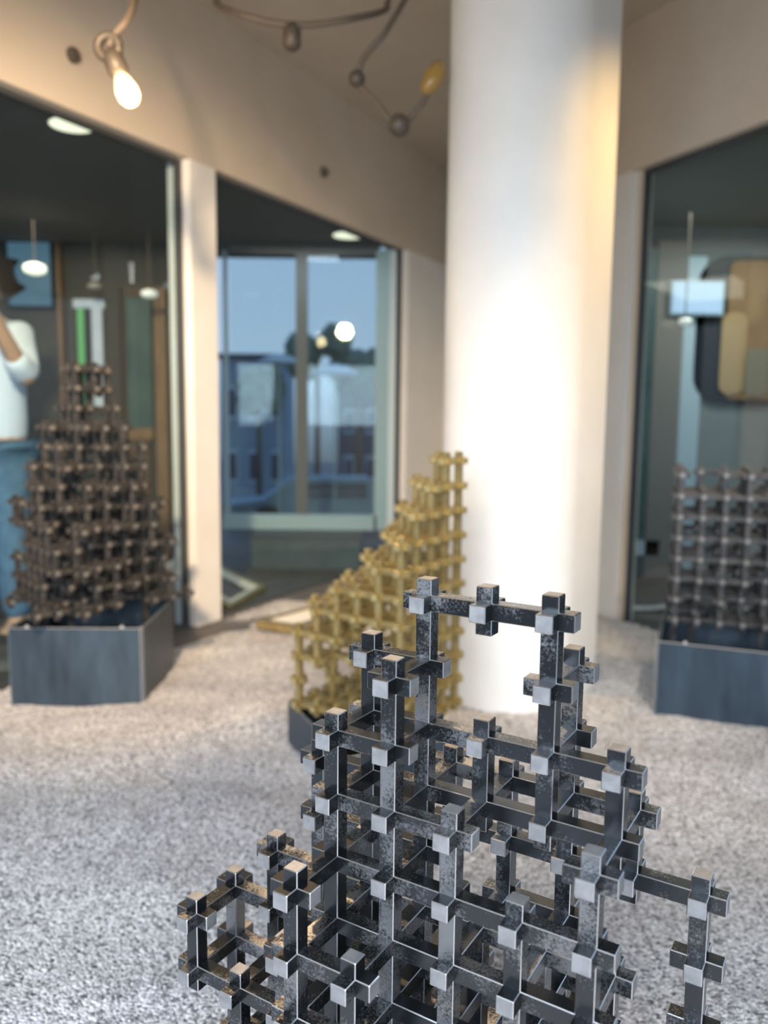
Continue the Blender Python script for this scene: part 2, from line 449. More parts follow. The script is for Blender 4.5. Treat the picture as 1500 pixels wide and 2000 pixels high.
# right glazed wall
GTR = GT + 0.4
rh = wallbox('wall_right', wr_(-3.0), wr_(44), GTR, CEIL, 1.6, M['plaster'], side=1); rh['kind'] = 'structure'
rj = wallbox('trim_2', wr_(-2.4), wr_(-0.35), -0.6, GTR, 1.4, M['white'], side=1, bevel=0.1); rj['kind'] = 'structure'
rj2 = wallbox('trim_3', wr_(-0.35) + Vector((0.5, 0.25)), wr_(0.15) + Vector((0.5, 0.25)), -0.6, GTR, 0.9, M['plaster'], side=1); rj2['kind'] = 'structure'
glazing('window_3', wr_(0.1), wr_(44), -0.6, GTR, 1, 0.7)
ce = box('ceiling', (-60, -20, CEIL), (60, 96, CEIL + 1), M['ceil'], kind='structure')

# the street side behind the photographer: header over the shop window and its returns
o = box('wall_front', (-62, -20.5, 22), (62, -19, CEIL), M['plaster'], kind='structure')
a_ = wl_(-48); o = wallbox('wall_front_left', a_, (-50, -19), -1, CEIL, 1, M['plaster']); o['kind'] = 'structure'
a_ = wr_(44); o = wallbox('wall_front_right', a_, (50, -19), -1, CEIL, 1, M['plaster'], side=-1); o['kind'] = 'structure'

# round white pillar whose shaft runs tangentially into a flat flank at the right
PCX, PCY, PR = 6.7, 41.6, 3.67
prof_ = []
t0, t1 = math.radians(-38), math.radians(-265)
for i in range(73):
    t = t0 + (t1 - t0) * i / 72
    prof_.append((PCX + PR * math.cos(t), PCY + PR * math.sin(t)))
prof_ += [(9.6, 45.2), (11.0, 43.6), (11.4, 42.3), (11.42, 41.7)]
bm = bmesh.new()
lv = [[bm.verts.new((p[0] * U, p[1] * U, z * U)) for p in prof_] for z in (-0.9, CEIL + 0.05)]
for i in range(len(prof_)):
    j = (i + 1) % len(prof_); bm.faces.new((lv[0][i], lv[0][j], lv[1][j], lv[1][i]))
bm.faces.new(lv[0]); bm.faces.new(lv[1])
pil = build('round_pillar', bm, M['white'])
for f in pil.data.polygons: f.use_smooth = len(f.vertices) == 4
pil.data.set_sharp_from_angle(angle=math.radians(28))
tag(pil, 'large round white painted pillar rising from the gravel to the ceiling', 'pillar')

# ------------------------------------------------------------------ lattice sculptures
WB = 0.262; EXT = 0.363 + 0.0
bar_cache = {}
def bar_mesh(n, axis, key, wmul=1.0):
    """square rod through n nodes, with its ends standing out, along local axis"""
    k = (n, axis, key)
    if k in bar_cache: return bar_cache[k]
    bm = bmesh.new(); h = WB / 2 * (0.985 if axis == 2 else 1.0 if axis == 0 else 0.992)
    lo = [-h, -h, -h]; hi = [h, h, h]; lo[axis] = -EXT; hi[axis] = n - 1 + EXT
    add_box(bm, lo, hi)
    ax = Vector([1 if i == axis else 0 for i in range(3)])
    for f in bm.faces:
        f.normal_update()
        if abs(f.normal.dot(ax)) > 0.9: f.material_index = 1
    r = bmesh.ops.bevel(bm, geom=bm.edges[:], offset=0.0125 * U, segments=1, affect='EDGES', material=2)
    bmesh.ops.recalc_face_normals(bm, faces=bm.faces)
    me = bpy.data.meshes.new('bar'); bm.to_mesh(me); bm.free()
    for s in ('', '_end', '_edge'): me.materials.append(M[key + s])
    bar_cache[k] = me
    return me

def runs(nodeset, cut=()):
    """maximal straight rods along the three axes"""
    out = []
    for ax in range(3):
        step = [0, 0, 0]; step[ax] = 1; step = tuple(step)
        seen = set()
        for nd in sorted(nodeset):
            if (nd, ax) in seen: continue
            prev = tuple(nd[i] - step[i] for i in range(3))
            if prev in nodeset and (prev, ax) not in cut: continue
            n = 1; cur = nd; seen.add((nd, ax))
            while True:
                nx = tuple(cur[i] + step[i] for i in range(3))
                if nx in nodeset and (cur, ax) not in cut:
                    n += 1; cur = nx; seen.add((nx, ax))
                else: break
            out.append((nd, ax, n))
    return out

def sculpture(name, nodeset, key, loc, yaw, label, cut=(), scale=1.0, zaxis_near=None):
    root = empty(name, loc, yaw, label, 'sculpture')
    root.scale = (scale,) * 3
    rs = runs(nodeset, cut)
    Rm = Matrix.Rotation(yaw, 3, 'Z')
    def depth(r):
        p = Vector(r[0]); q = Vector(r[0]); q[r[1]] += r[2] - 1
        w1 = Rm @ p + Vector(loc); w2 = Rm @ q + Vector(loc)
        return min(w1.y, w2.y) - 0.15 * r[2]
    rs.sort(key=depth)
    for nd, ax, n in rs[:300]:
        o = link('bar', bar_mesh(n, ax, key), root)
        o.location = Vector(nd) * U
    if len(rs) > 300:
        bm = bmesh.new()
        for nd, ax, n in rs[300:]:
            me = bar_mesh(n, ax, key)
            k = len(bm.verts); bm.from_mesh(me); bm.verts.ensure_lookup_table()
            for v in bm.verts[k:]: v.co += Vector(nd) * U
        me = bpy.data.meshes.new('bars_behind'); bm.to_mesh(me); bm.free()
        for s in ('', '_end', '_edge'): me.materials.append(M[key + s])
        o = link('bars_behind', me, root); o['kind'] = 'stuff'
    return root, len(rs)

# --- the near dark one; nodes given as (a, b, z) with b counted towards the viewer
front_cols = {
    (0, 0): [0] + list(range(-1, -10, -1)), (1, 0): [0, -2, -3] + list(range(-5, -10, -1)),
    (2, 0): [0, -1, -2, -3] + list(range(-5, -10, -1)), (3, 0): [-2, -3] + list(range(-5, -10, -1)),
    (-1, 0): list(range(-1, -10, -1)), (-2, 0): list(range(-3, -10, -1)), (-3, 0): list(range(-5, -10, -1)),
    (-4, 0): list(range(-6, -10, -1)),
    (-1, 1): list(range(-2, -10, -1)), (0, 1): list(range(-1, -10, -1)), (1, 1): list(range(-3, -10, -1)),
    (2, 1): list(range(-4, -10, -1)), (3, 1): list(range(-3, -10, -1)), (-2, 1): list(range(-6, -10, -1)),
    (-3, 1): list(range(-7, -10, -1)), (-4, 1): [-6, -7],
    (-1, 2): list(range(-4, -10, -1)), (0, 2): list(range(-5, -10, -1)), (1, 2): [-7, -8, -9], (2, 2): [-7, -8, -9], (-2, 2): [-8, -9],
    (0, -1): [-3, -4, -6, -7, -8, -9], (1, -1): [-3, -4, -5, -7, -8, -9], (2, -1): [-1, -2, -3, -4, -5, -6, -8, -9],
    (3, -1): [-3, -4, -7, -8, -9], (4, -1): [-4, -5, -6, -7, -8, -9], (4, 0): [-8, -9],
    (-1, -1): [-5, -6, -7, -8, -9], (-2, -1): [-6, -7, -9], (-3, -1): [-8, -9],
    (0, -2): [-7, -8, -9], (1, -2): [-8, -9], (2, -2): [-7, -8, -9],
}
fn = {(a, -b, z) for (a, b), zs in front_cols.items() for z in zs}
FO = (0.6809, 12.005, CAMH - 2.7594)
_, n_ = sculpture('lattice_sculpture', fn, 'steel', FO, math.atan2(-0.52526, 0.85094),
                  'nearest blackened steel lattice of square bars with bright worn edges, in sharp focus')
print('front rods', n_)

# --- golden one: stair rising to the right and away
random.seed(5)
GY = -0.615
gn = set()
top = {}
for c in range(6):
    for d in range(5):
        base = {0: 3, 1: 4, 2: 5, 3: 6, 4: 7, 5: 7}[c]
        hgt = base + [0, 0, 1, 1, 2][d] if c >= 3 else base + [0, 0, -1, -1, -2][d]
        top[(c, d)] = hgt
top[(5, 0)] = 7; top[(5, 1)] = 8; top[(5, 2)] = 9; top[(5, 3)] = 10; top[(5, 4)] = 10
top[(4, 0)] = 6; top[(4, 1)] = 7; top[(4, 2)] = 8; top[(4, 3)] = 9; top[(4, 4)] = 10
top[(3, 0)] = 5; top[(3, 1)] = 6; top[(3, 2)] = 7; top[(3, 3)] = 8; top[(3, 4)] = 9
top[(2, 0)] = 5; top[(2, 1)] = 5; top[(2, 2)] = 6; top[(2, 3)] = 6; top[(2, 4)] = 7
top[(1, 0)] = 4; top[(1, 1)] = 4; top[(1, 2)] = 5; top[(1, 3)] = 5; top[(1, 4)] = 5
top[(0, 0)] = 3; top[(0, 1)] = 4; top[(0, 2)] = 4; top[(0, 3)] = 4; top[(0, 4)] = 3
hole = {(1, 0, 1), (2, 0, 1), (2, 0, 2), (3, 0, 1), (3, 0, 2), (3, 0, 3), (4, 0, 1), (4, 0, 2), (4, 0, 3), (2, 1, 1), (3, 1, 1), (3, 1, 2), (4, 1, 1), (4, 1, 2)}
for (c, d), t in top.items():
    for z in range(0, t + 1):
        if (c, d, z) in hole: continue
        inner = 0 < c < 5 and 0 < d < 4
        # hollow at the foot: only the floor grid and a few posts stand here
        if z in (1, 2) and 1 <= c <= 4 and d <= 3 and (c, d) not in ((1, 1), (2, 1), (3, 3), (1, 0), (4, 2)): continue
        if z == 3 and c in (3, 4) and d in (0, 1, 2): continue
        if (c, d, z) in ((0, 1, 1), (0, 2, 2), (0, 3, 1)): continue
        if inner and z < t - 1 and z > 0 and random.random() < 0.25: continue
        gn.add((c, d, z))
_, n_ = sculpture('lattice_sculpture', gn, 'brass', (-3.534, 32.97, CAMH - 12.056), GY,
                  'golden brass lattice of square bars rising like a stair, beside the round white pillar', scale=1.038)
print('gold rods', n_)

# --- dark tapering tower at the left
random.seed(11)
ln = set()
for a in range(-4, 5):
    for b in range(-4, 5):
        r = max(abs(a), abs(b))
        t = {0: 12, 1: 12, 2: 8.8, 3: 5.5, 4: -1}[r]
        if r >= 2: t += random.uniform(-1.6, 1.6) - 0.9 * (min(abs(a), abs(b)) == r)
        if r == 4 and random.random() < 0.35 and min(abs(a), abs(b)) < 3: t = random.uniform(0.5, 5)
        if r == 1 and a * b < 0: t = 10
        for z in range(0, int(math.floor(t)) + 1):
            if z < t - 1.2 and random.random() < 0.24: continue
            ln.add((a, b, z))
tower, n_ = sculpture('lattice_sculpture', ln, 'dark', (-15.7, 42.6, CAMH - 9.6), math.radians(41),
                  'tall tapering dark steel lattice tower standing in the left steel box', scale=1.0)
print('left rods', n_)

# --- dark block at the right
random.seed(21)
rn = set()
for a in range(0, 8):
    for b in range(0, 5):
        for z in range(0, 8):
            if z == 7 and (a + 2 * b) % 5 == 1: continue
            pr_ = 0.28 if b == 0 and a > 1 else 0.22
            if z not in (0,) and a != 0 and random.random() < pr_: continue
            if z == 0 and b > 0 and random.random() < 0.2: continue
            rn.add((a, b, z))
rp = at_y(1318, 1208, 39.2)
block, n_ = sculpture('lattice_sculpture', rn, 'dark', (rp.x, rp.y, rp.z), math.radians(-18),
                  'flat-topped dark steel lattice block on the right steel box, cut by the frame edge', scale=1.03)
print('right rods', n_)

# ------------------------------------------------------------------ steel planter boxes
def planter(center, w, d, h, yaw, label, z0=-1.0, wt=0.16):
    root = empty('steel_planter', (center[0], center[1], 0), yaw, label, 'planter')
    for s in (-1, 1):
        for nm, lo, hi in (('front', (-w / 2, s * d / 2 - wt / 2, z0), (w / 2, s * d / 2 + wt / 2, h)),
                           ('side', (s * w / 2 - wt / 2, -d / 2 + wt / 2, z0), (s * w / 2 + wt / 2, d / 2 - wt / 2, h))):
            bm = bmesh.new(); add_box(bm, lo, hi)
            for f in bm.faces:
                f.normal_update()
                if f.normal.z > 0.9 or (nm == 'front' and abs(f.normal.x) > 0.9): f.material_index = 1
            bmesh.ops.bevel(bm, geom=bm.edges[:], offset=0.02 * U, segments=1, affect='EDGES', material=1)
            build('side_panel', bm, [M['plate'], M['plate_edge']], root)
    box('inner_tray', (-w / 2 + wt / 2, -d / 2 + wt / 2, z0), (w / 2 - wt / 2, d / 2 - wt / 2, h - 2.2), M['black'], root)
    for sx_ in (-1, 1):
        for sy_ in (-1, 1):
            bm = bmesh.new(); lathe(bm, [(0.09, 0), (0.09, 0.10), (0.05, 0.13)], seg=10)
            o = build('corner_pin', bm, M['plate_edge'], root); o.location = P(sx_ * w * 0.36, sy_ * d / 2, h - 0.01)
    return root
LB = 3.75
planter((-15.4, 42.0), 6.5, 6.5, LB, math.radians(1.5), 'low square blue-black steel box planter under the left lattice tower')
d_ = Vector((math.cos(math.radians(-22)), math.sin(math.radians(-22)))); n_v = Vector((-d_.y, d_.x))
rc = Vector((13.2, 37.3)) + d_ * 4.3 + n_v * 3.4
planter((rc.x, rc.y), 8.6, 6.8, 3.8, math.radians(-22), 'low blue-black steel box planter under the right lattice block')
gd = Vector((0.44, -0.898)); gp = Vector((0.898, 0.44))
gc = Vector((-4.15, 34.3)) + gd * 3.3 + gp * 2.5
planter((gc.x, gc.y), 5.0, 6.6, 1.75, math.atan2(0.44, 0.898), 'dark steel box planter under the golden brass lattice', wt=0.12)
# pedestal box of the near lattice, sunk in the gravel
fc = Vector((FO[0], FO[1])) + Vector((-0.3, 0.6))
planter((fc.x, fc.y), 5.6, 3.4, CAMH - 2.7594 - 9.45, math.atan2(-0.52526, 0.85094), 'dark steel box planter beneath the nearest blackened lattice')

# square legs carrying the two dark lattices above their trays
def legs(root, pts, base_z, foot_z, scale):
    for (x, y) in pts:
        box('leg', (x - 0.13, y - 0.13, (foot_z - base_z) / scale), (x + 0.13, y + 0.13, -EXT), M['dark'], root, bevel=0.02)
legs(tower, [(-2, -2), (2, -2), (-2, 2), (2, 2)], CAMH - 9.6, LB - 2.2, 1.0)
legs(block, [(0, 1), (4, 1), (1, 4), (5, 3)], rp.z, 3.8 - 2.2, 1.03)

# thin steel pin beside the left box
pp = at_h(323, 1262, 0)
root = empty('steel_stake', (pp.x, pp.y, 0), 0, 'thin dark steel stake with a round tip at the right corner of the left box', 'stake')
bm = bmesh.new(); lathe(bm, [(0.13, -0.5), (0.13, 4.2)], seg=12); build('rod', bm, M['dark'], root, smooth=True)
bm = bmesh.new(); lathe(bm, [(0.02, 4.1), (0.24, 4.25), (0.30, 4.45), (0.24, 4.65), (0.02, 4.8)], seg=16); build('tip', bm, M['dark_end'], root, smooth=True)

# ------------------------------------------------------------------ brass picture frames lying flat
def flat_frame(c1, c2, c3, c4, z, label, wout=0.55, win=0.75, th=0.55):
    """corners in plan order; outer brass moulding and pale inner bevel, mitred"""
    cs = [Vector(c[:2]) for c in (c1, c2, c3, c4)]
    cen = sum(cs, Vector((0, 0))) / 4
    root = empty('picture_frame', (cen.x, cen.y, z), 0, label, 'frame')
    def inset(k):
        out = []
        for i in range(4):
            a, b, c = cs[i - 1], cs[i], cs[(i + 1) % 4]
            u = (a - b).normalized(); v = (c - b).normalized()
            s = abs(u.x * v.y - u.y * v.x)
            out.append(b + (u + v) * (k / s) - cen)
        return out
    O0, I0, I1 = inset(0), inset(wout), inset(wout + win)
    for i in range(4):
        j = (i + 1) % 4
        for nm, A, B, zt0, zt1, m in (('rail', O0, I0, th, th, M['brass']), ('mat_strip', I0, I1, th - 0.05, th - 0.22, M['cream'])):
            bm = bmesh.new()
            q = [A[i], A[j], B[j], B[i]]; zz = [zt0, zt0, zt1, zt1]
            lo = [bm.verts.new((p.x * U, p.y * U, 0)) for p in q]
            hi = [bm.verts.new((p.x * U, p.y * U, zq * U)) for p, zq in zip(q, zz)]
            bm.faces.new(lo); bm.faces.new(hi)
            for k in range(4): bm.faces.new((lo[k], lo[(k + 1) % 4], hi[(k + 1) % 4], hi[k]))
            build(nm, bm, m, root)
    return root
A = at_h(500, 1221, 0.3); B = at_h(640, 1183, 0.3); 
C_ = B + (at_h(745, 1262, 0.3) - A) ; D = at_h(745, 1262, 0.3)
flat_frame(A, D, C_, B, 0.1, 'flat brass picture frame lying on gravel behind the golden lattice')
A = at_h(302, 1110, -0.2); B = at_h(372, 1084, -0.2); C_ = at_h(520, 1152, -0.2); D = A + (C_ - B)
flat_frame(A, D, C_, B, -0.25, 'flat brass picture frame lying on dark deck behind the glass and slim post', th=0.4)

# ------------------------------------------------------------------ rooms beyond the glass
YB = 82.0
sl = box('wall_inner_back', (-75, YB, -1), (-19.3, YB + 1, 40), M['inner_wall'], kind='structure')
# lowered dark ceiling of the inner room, kept to the far side of the glazed wall
def prism(name, pts, z0, z1, m, kind=None):
    bm = bmesh.new()
    lo = [bm.verts.new((p[0] * U, p[1] * U, z0 * U)) for p in pts]; hi = [bm.verts.new((p[0] * U, p[1] * U, z1 * U)) for p in pts]
    bm.faces.new(lo); bm.faces.new(hi)
    for i in range(len(pts)): j = (i + 1) % len(pts); bm.faces.new((lo[i], lo[j], hi[j], hi[i]))
    o = build(name, bm, m)
    if kind: o['kind'] = kind
    return o
nl = Vector((-WD.y, WD.x)) * 1.0
a0 = wl_(-48) + nl; a1 = wl_(26) + nl
IC = GT + 0.25
prism('ceiling_inner', [(a0.x, a0.y), (a1.x, a1.y), (a1.x, YB + 6), (-75, YB + 6), (-75, a0.y)], IC, IC + 1, M['inner_ceil'], 'structure')
# inner window with pale blue frame
def yb(px, py, y): return at_y(px, py, y)
WY = 80.2
win = empty('window_4', (0, 0, 0)); win['kind'] = 'structure'
def fbox(name, pxa, pya, pxb, pyb, y, th, m, parent=None, bevel=0.06):
    a = at_y(pxa, pya, y); b = at_y(pxb, pyb, y)
    return box(name, (min(a.x, b.x), y, min(a.z, b.z)), (max(a.x, b.x), y + th, max(a.z, b.z)), m, parent, bevel)
fbox('rail', 436, 1004, 735, 1036, WY, 0.8, M['frame_blue'], win)
fbox('post', 735, 488, 768, 1036, WY, 0.8, M['frame_blue'], win)
fbox('post', 434, 488, 447, 1004, WY, 0.8, M['frame_blue'], win)
fbox('post', 577, 488, 601, 1004, WY + 0.1, 0.5, M['inner_ceil'], win)
fbox('rail', 447, 478, 735, 498, WY, 0.8, M['inner_ceil'], win)
fbox('pane', 447, 498, 577, 1004, WY + 0.3, 0.1, M['glass'], win, 0)
fbox('pane', 601, 498, 735, 1004, WY + 0.3, 0.1, M['glass'], win, 0)
pl = empty('plinth_block', (0, 0, 0), 0, 'slate grey low plinth under the pale blue framed inner window', 'plinth')
a = at_h(490, 1111, -0.3); b = at_h(690, 1124, -0.3)
zt = at_y(560, 1046, a.y).z
box('block', (a.x, 76.3, -0.9), (b.x + 0.5, WY - 0.1, zt - 0.35), M['plinth'], pl, 0.08)
box('cap', (a.x - 0.1, 76.15, zt - 0.35), (b.x + 0.6, WY - 0.1, zt), M['frame_dark'], pl, 0.04)

# wood framed door in inner back wall
dr = empty('door_1', (0, 0, 0)); dr['kind'] = 'structure'
Y = YB - 0.5
fbox('frame', 299, 560, 333, 1130, Y, 0.45, M['wood'], dr)
fbox('frame', 232, 560, 246, 1130, Y, 0.45, M['wood_dark'], dr)
fbox('frame', 246, 836, 299, 858, Y, 0.45, M['wood'], dr)
fbox('frame', 246, 560, 299, 580, Y, 0.45, M['wood_dark'], dr)
fbox('panel', 246, 858, 299, 1130, Y + 0.1, 0.3, M['wood_dark'], dr)
fbox('pane', 246, 580, 299, 836, Y + 0.15, 0.15, M['teal'], dr)
o = fbox('trim_4', 104, 380, 138, 1130, Y - 0.6, 0.9, M['wood'], None); o['kind'] = 'structure'
o = fbox('trim_5', 336, 560, 352, 1130, Y, 0.4, M['black'], None); o['kind'] = 'structure'
sc_ = empty('glow_panel', (0, 0, 0), 0, 'dim blue daylit window built as a glowing panel, high on the far wall at upper left', 'reflection')
fbox('window_surround', 8, 462, 104, 602, Y - 0.1, 0.4, M['black'], sc_)
m_ = mat('blue_window_glow', (0.03, 0.05, 0.07), 0.3, 0, (0.13, 0.25, 0.34), 0.55)  # daylight in the window put in as emission
fbox('display', 13, 467, 100, 597, Y - 0.25, 0.14, m_, sc_, 0)  # glowing face of the window
alc = empty('door_2', (0, 0, 0)); alc['kind'] = 'structure'
fbox('frame', 142, 584, 204, 602, Y, 0.4, M['white_cloth'], alc)
fbox('frame', 178, 602, 204, 800, Y, 0.4, M['white_cloth'], alc)
fbox('frame', 142, 602, 150, 800, Y, 0.4, M['inner_ceil'], alc)
m_ = mat('green_glow_panel', (0.1, 0.3, 0.1), 0.5, 0, (0.16, 0.42, 0.14), 0.55)  # green strip glows by its own emission; no lamp here
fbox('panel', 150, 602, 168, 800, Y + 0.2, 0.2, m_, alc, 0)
fbox('panel', 168, 602, 178, 800, Y + 0.2, 0.2, M['black'], alc, 0)

# downlights
def downlight(px, py, h, r, m, label, grp='recessed ceiling downlights'):
    p = at_h(px, py, h)
    root = empty('ceiling_downlight', (p.x, p.y, h), 0, label, 'ceiling light')
    bm = bmesh.new(); lathe(bm, [(r * 1.12, -0.12), (r * 1.12, -0.001)], seg=28); build('trim_ring', bm, M['inner_ceil'], root)
    bm = bmesh.new(); lathe(bm, [(r, -0.16), (r, -0.13)], seg=28); build('lens', bm, m, root)
    return root
downlight(140, 240, IC, 1.25, M['downlight'], 'round yellowish downlight just under the top edge of the left window')
downlight(681, 457, IC, 1.45, M['downlight'], 'round yellowish downlight above the blue framed inner window')
def hanging_lamp(px, py, y, r, m, label):
    p = at_y(px, py, y)
    root = empty('pendant_lamp', (p.x, p.y, p.z), 0, label, 'lamp')
    bm = bmesh.new(); lathe(bm, [(r * .4, -r * .5), (r * .9, -r * .3), (r, 0), (r * .9, r * .3), (r * .4, r * .5)], seg=24); build('shade', bm, m, root, smooth=True)
    tube('cable', [(0, 0, 0), (0, 0, IC - p.z)], 0.06, M['cord'], root)
    return root
hanging_lamp(68, 525, 70, 0.95, M['downlight'], 'small oval glowing pendant lamp in front of the blue window panel')
hanging_lamp(292, 574, 74, 0.75, M['downlight_dim'], 'small pale pendant lamp before the dark glazed door')
hanging_lamp(186, 560, 76, 0.7, mat('dim_shade', (0.3, 0.28, 0.26), .5), 'dim grey pendant lamp above the white doorway')
hanging_lamp(334, 560, 76, 0.7, mat('dim_shade', (0.22, 0.24, 0.28), .5), 'dim grey pendant lamp beside the slim white post')

# right room
RY = 74.0
a = at_y(1190, 400, RY)
o = box('wall_inner_right', (15, RY, -1), (62, RY + 1, 40), M['pale'], kind='structure')
nr = Vector((-RD.y, RD.x)) * 1.7
b0 = wr_(0) + nr; b1 = wr_(44) + nr
prism('ceiling_inner_right', [(b0.x, b0.y), (b1.x, b1.y), (62, b1.y), (62, RY + 1), (17.5, RY + 1)], GTR + 0.3, GTR + 1.3, M['pale'], 'structure')
d3 = empty('door_3', (0, 0, 0)); d3['kind'] = 'structure'
Y = RY - 0.5
fbox('panel', 1216, 482, 1288, 1055, Y + 0.1, 0.3, M['teal'], d3)
fbox('frame', 1288, 470, 1306, 1200, Y, 0.5, mat('taupe_frame', (0.20, 0.18, 0.16), 0.6), d3)
fbox('frame', 1205, 1055, 1286, 1085, Y, 0.5, M['frame_blue'], d3)
fbox('panel', 1205, 1085, 1270, 1190, Y + 0.1, 0.3, M['plinth'], d3)
fbox('frame', 1216, 468, 1286, 482, Y, 0.5, M['frame_dark'], d3)
for py in (838, 862, 915):
    fbox('red_mark', 1228, py, 1243, py + 14, Y, 0.12, M['red'], d3, 0)
st = fbox('trim_6', 1308, 500, 1345, 1180, RY - 0.35, 0.3, M['frame_blue'], None); st['kind'] = 'structure'
# rounded mirror, its amber reflection painted as flat shapes
rpn = empty('wall_mirror', (0, 0, 0), 0, 'dark rounded rectangular mirror with painted amber reflection on the right inner wall', 'mirror')
def rounded(name, pxa, pya, pxb, pyb, r, y, th, m, parent):
    a = at_y(pxa, pya, y); b = at_y(pxb, pyb, y)
    x0, x1, z0, z1 = min(a.x, b.x), max(a.x, b.x), min(a.z, b.z), max(a.z, b.z)
    pts = []
    for cx, cz, s in ((x1 - r, z1 - r, 0), (x0 + r, z1 - r, 90), (x0 + r, z0 + r, 180), (x1 - r, z0 + r, 270)):
        for k in range(9):
            t = math.radians(s + k * 90 / 8); pts.append((cx + r * math.cos(t), cz + r * math.sin(t)))
    bm = bmesh.new()
    f0 = [bm.verts.new((p[0] * U, y * U, p[1] * U)) for p in pts]; f1 = [bm.verts.new((p[0] * U, (y + th) * U, p[1] * U)) for p in pts]
    bm.faces.new(f0); bm.faces.new(f1)
    for i in range(len(pts)): j = (i + 1) % len(pts); bm.faces.new((f0[i], f0[j], f1[j], f1[i]))
    return build(name, bm, m, parent)
rounded('back_plate', 1366, 500, 1640, 792, 2.6, RY - 0.35, 0.3, M['black'], rpn)
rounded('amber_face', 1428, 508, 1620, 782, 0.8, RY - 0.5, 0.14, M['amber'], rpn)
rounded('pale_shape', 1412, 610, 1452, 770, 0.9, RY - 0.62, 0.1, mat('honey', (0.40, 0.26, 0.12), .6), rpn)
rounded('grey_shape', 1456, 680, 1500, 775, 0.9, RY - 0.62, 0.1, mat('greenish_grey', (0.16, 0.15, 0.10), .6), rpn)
refl = empty('glow_panel', (0, 0, 0), 0, 'pale blue reflection built as a glowing panel on the right inner wall beside the rounded mirror', 'reflection')
m_ = mat('painted_blue_reflection', (0.3, 0.4, 0.5), 0.4, 0, (0.38, 0.52, 0.75), 0.55)  # blue-white reflection in the glass put in as emission
fbox('panel_back', 1312, 548, 1412, 616, RY - 1.1, 0.35, M['frame_blue'], refl, 0.05)
fbox('display', 1316, 552, 1408, 612, RY - 1.22, 0.1, m_, refl, 0)  # face that carries the painted reflection
hanging_lamp(1338, 628, 66, 0.55, M['downlight_dim'], 'small cream pendant lamp below the pale blue reflection panel at right')

# ------------------------------------------------------------------ outdoors beyond the inner window
o = box('street_ground', (-90, 84, -3.0), (60, 300, -2.2), M['asphalt'], kind='structure')
def house(px0, py0, px1, py1, y, label, m, nwin=3, nrow=2, roof=True):
    a = at_y(px0, py0, y); b = at_y(px1, py1, y); x0, x1 = min(a.x, b.x), max(a.x, b.x)
    top_ = max(a.z, b.z)
    root = empty('street_building', ((x0 + x1) / 2, y + 6, -2.2), 0, label, 'building')
    W = x1 - x0; H = top_ + 2.2
    box('wall', (-W / 2, -6, 0), (W / 2, 6, H), m, root, 0.1)
    box('roof', (-W / 2 - .6, -6.6, H), (W / 2 + .6, 6.6, H + 0.9), M['navy'], root, 0.1)
    for i in range(nwin):
        for j in range(nrow):
            cx = -W / 2 + W * (i + .5) / nwin; cz = H * (j + .62) / (nrow + .3)
            w = W / nwin * 0.5; h = H / nrow * 0.45
            f = box('window', (cx - w / 2, -6.25, cz - h / 2), (cx + w / 2, -5.95, cz + h / 2), M['parasol'], root, 0.05)
            box('pane', (cx - w * .4, -6.32, cz - h * .4), (cx + w * .4, -6.2, cz + h * .4), M['navy'], f)
    return root
house(430, 700, 560, 1000, 150, 'blue-grey street building seen through left half of the inner window', M['house'], 3, 2)
house(660, 760, 745, 1000, 170, 'darker blue building at the right of the inner window view', M['navy'], 2, 2)
def bush(px, py, y, r, label):
    p = at_y(px, py, y)
    root = empty('street_tree', (p.x, p.y, -2.2), 0, label, 'tree')
    rnd = random.Random(int(px))
    bm = bmesh.new()
    for k in range(9):
        c = Vector((rnd.uniform(-.6, .6) * r, rnd.uniform(-.4, .4) * r, p.z + 2.2 + rnd.uniform(-.45, .45) * r))
        bmesh.ops.create_icosphere(bm, subdivisions=2, radius=r * rnd.uniform(.4, .6) * U, matrix=Matrix.Translation(c * U))
    for v in bm.verts: v.co += Vector((noise.noise(v.co * 9), noise.noise(v.co * 9 + Vector((5, 5, 5))), noise.noise(v.co * 9 + Vector((9, 1, 2))))) * r * 0.2 * U
    build('crown', bm, M['leaf'], root)
    bm = bmesh.new(); lathe(bm, [(0.5, 0), (0.35, p.z + 2.2)], seg=10); build('trunk', bm, M['wood_dark'], root, smooth=True)
bush(620, 690, 130, 5, 'dark leafy tree beyond the inner window, right of its middle bar')
bush(700, 720, 140, 5, 'second dark leafy tree beyond the inner window, near its right post')
bush(505, 760, 125, 4, 'dark leafy tree beyond the left half of the inner window')
def parasol(px, py, y, r, label):
    p = at_y(px, py, y); H = p.z + 2.2
    root = empty('street_parasol', (p.x, p.y, -2.2), 0, label, 'parasol')
    bm = bmesh.new(); lathe(bm, [(r, H - r * .45), (r * .97, H - r * .38), (r * .5, H - r * .12), (0.1, H)], seg=8); build('canopy', bm, M['parasol'], root)
    bm = bmesh.new(); lathe(bm, [(0.15, 0.2), (0.15, H - 0.2)], seg=8); build('pole', bm, M['frame_blue'], root)
    bm = bmesh.new(); lathe(bm, [(1.2, 0), (1.2, 0.3)], seg=16); build('base', bm, M['plinth'], root)
parasol(545, 690, 108, 3.0, 'pale parasol outside the left half of the inner window')
parasol(655, 710, 112, 3.4, 'pale parasol outside the right half of the inner window')
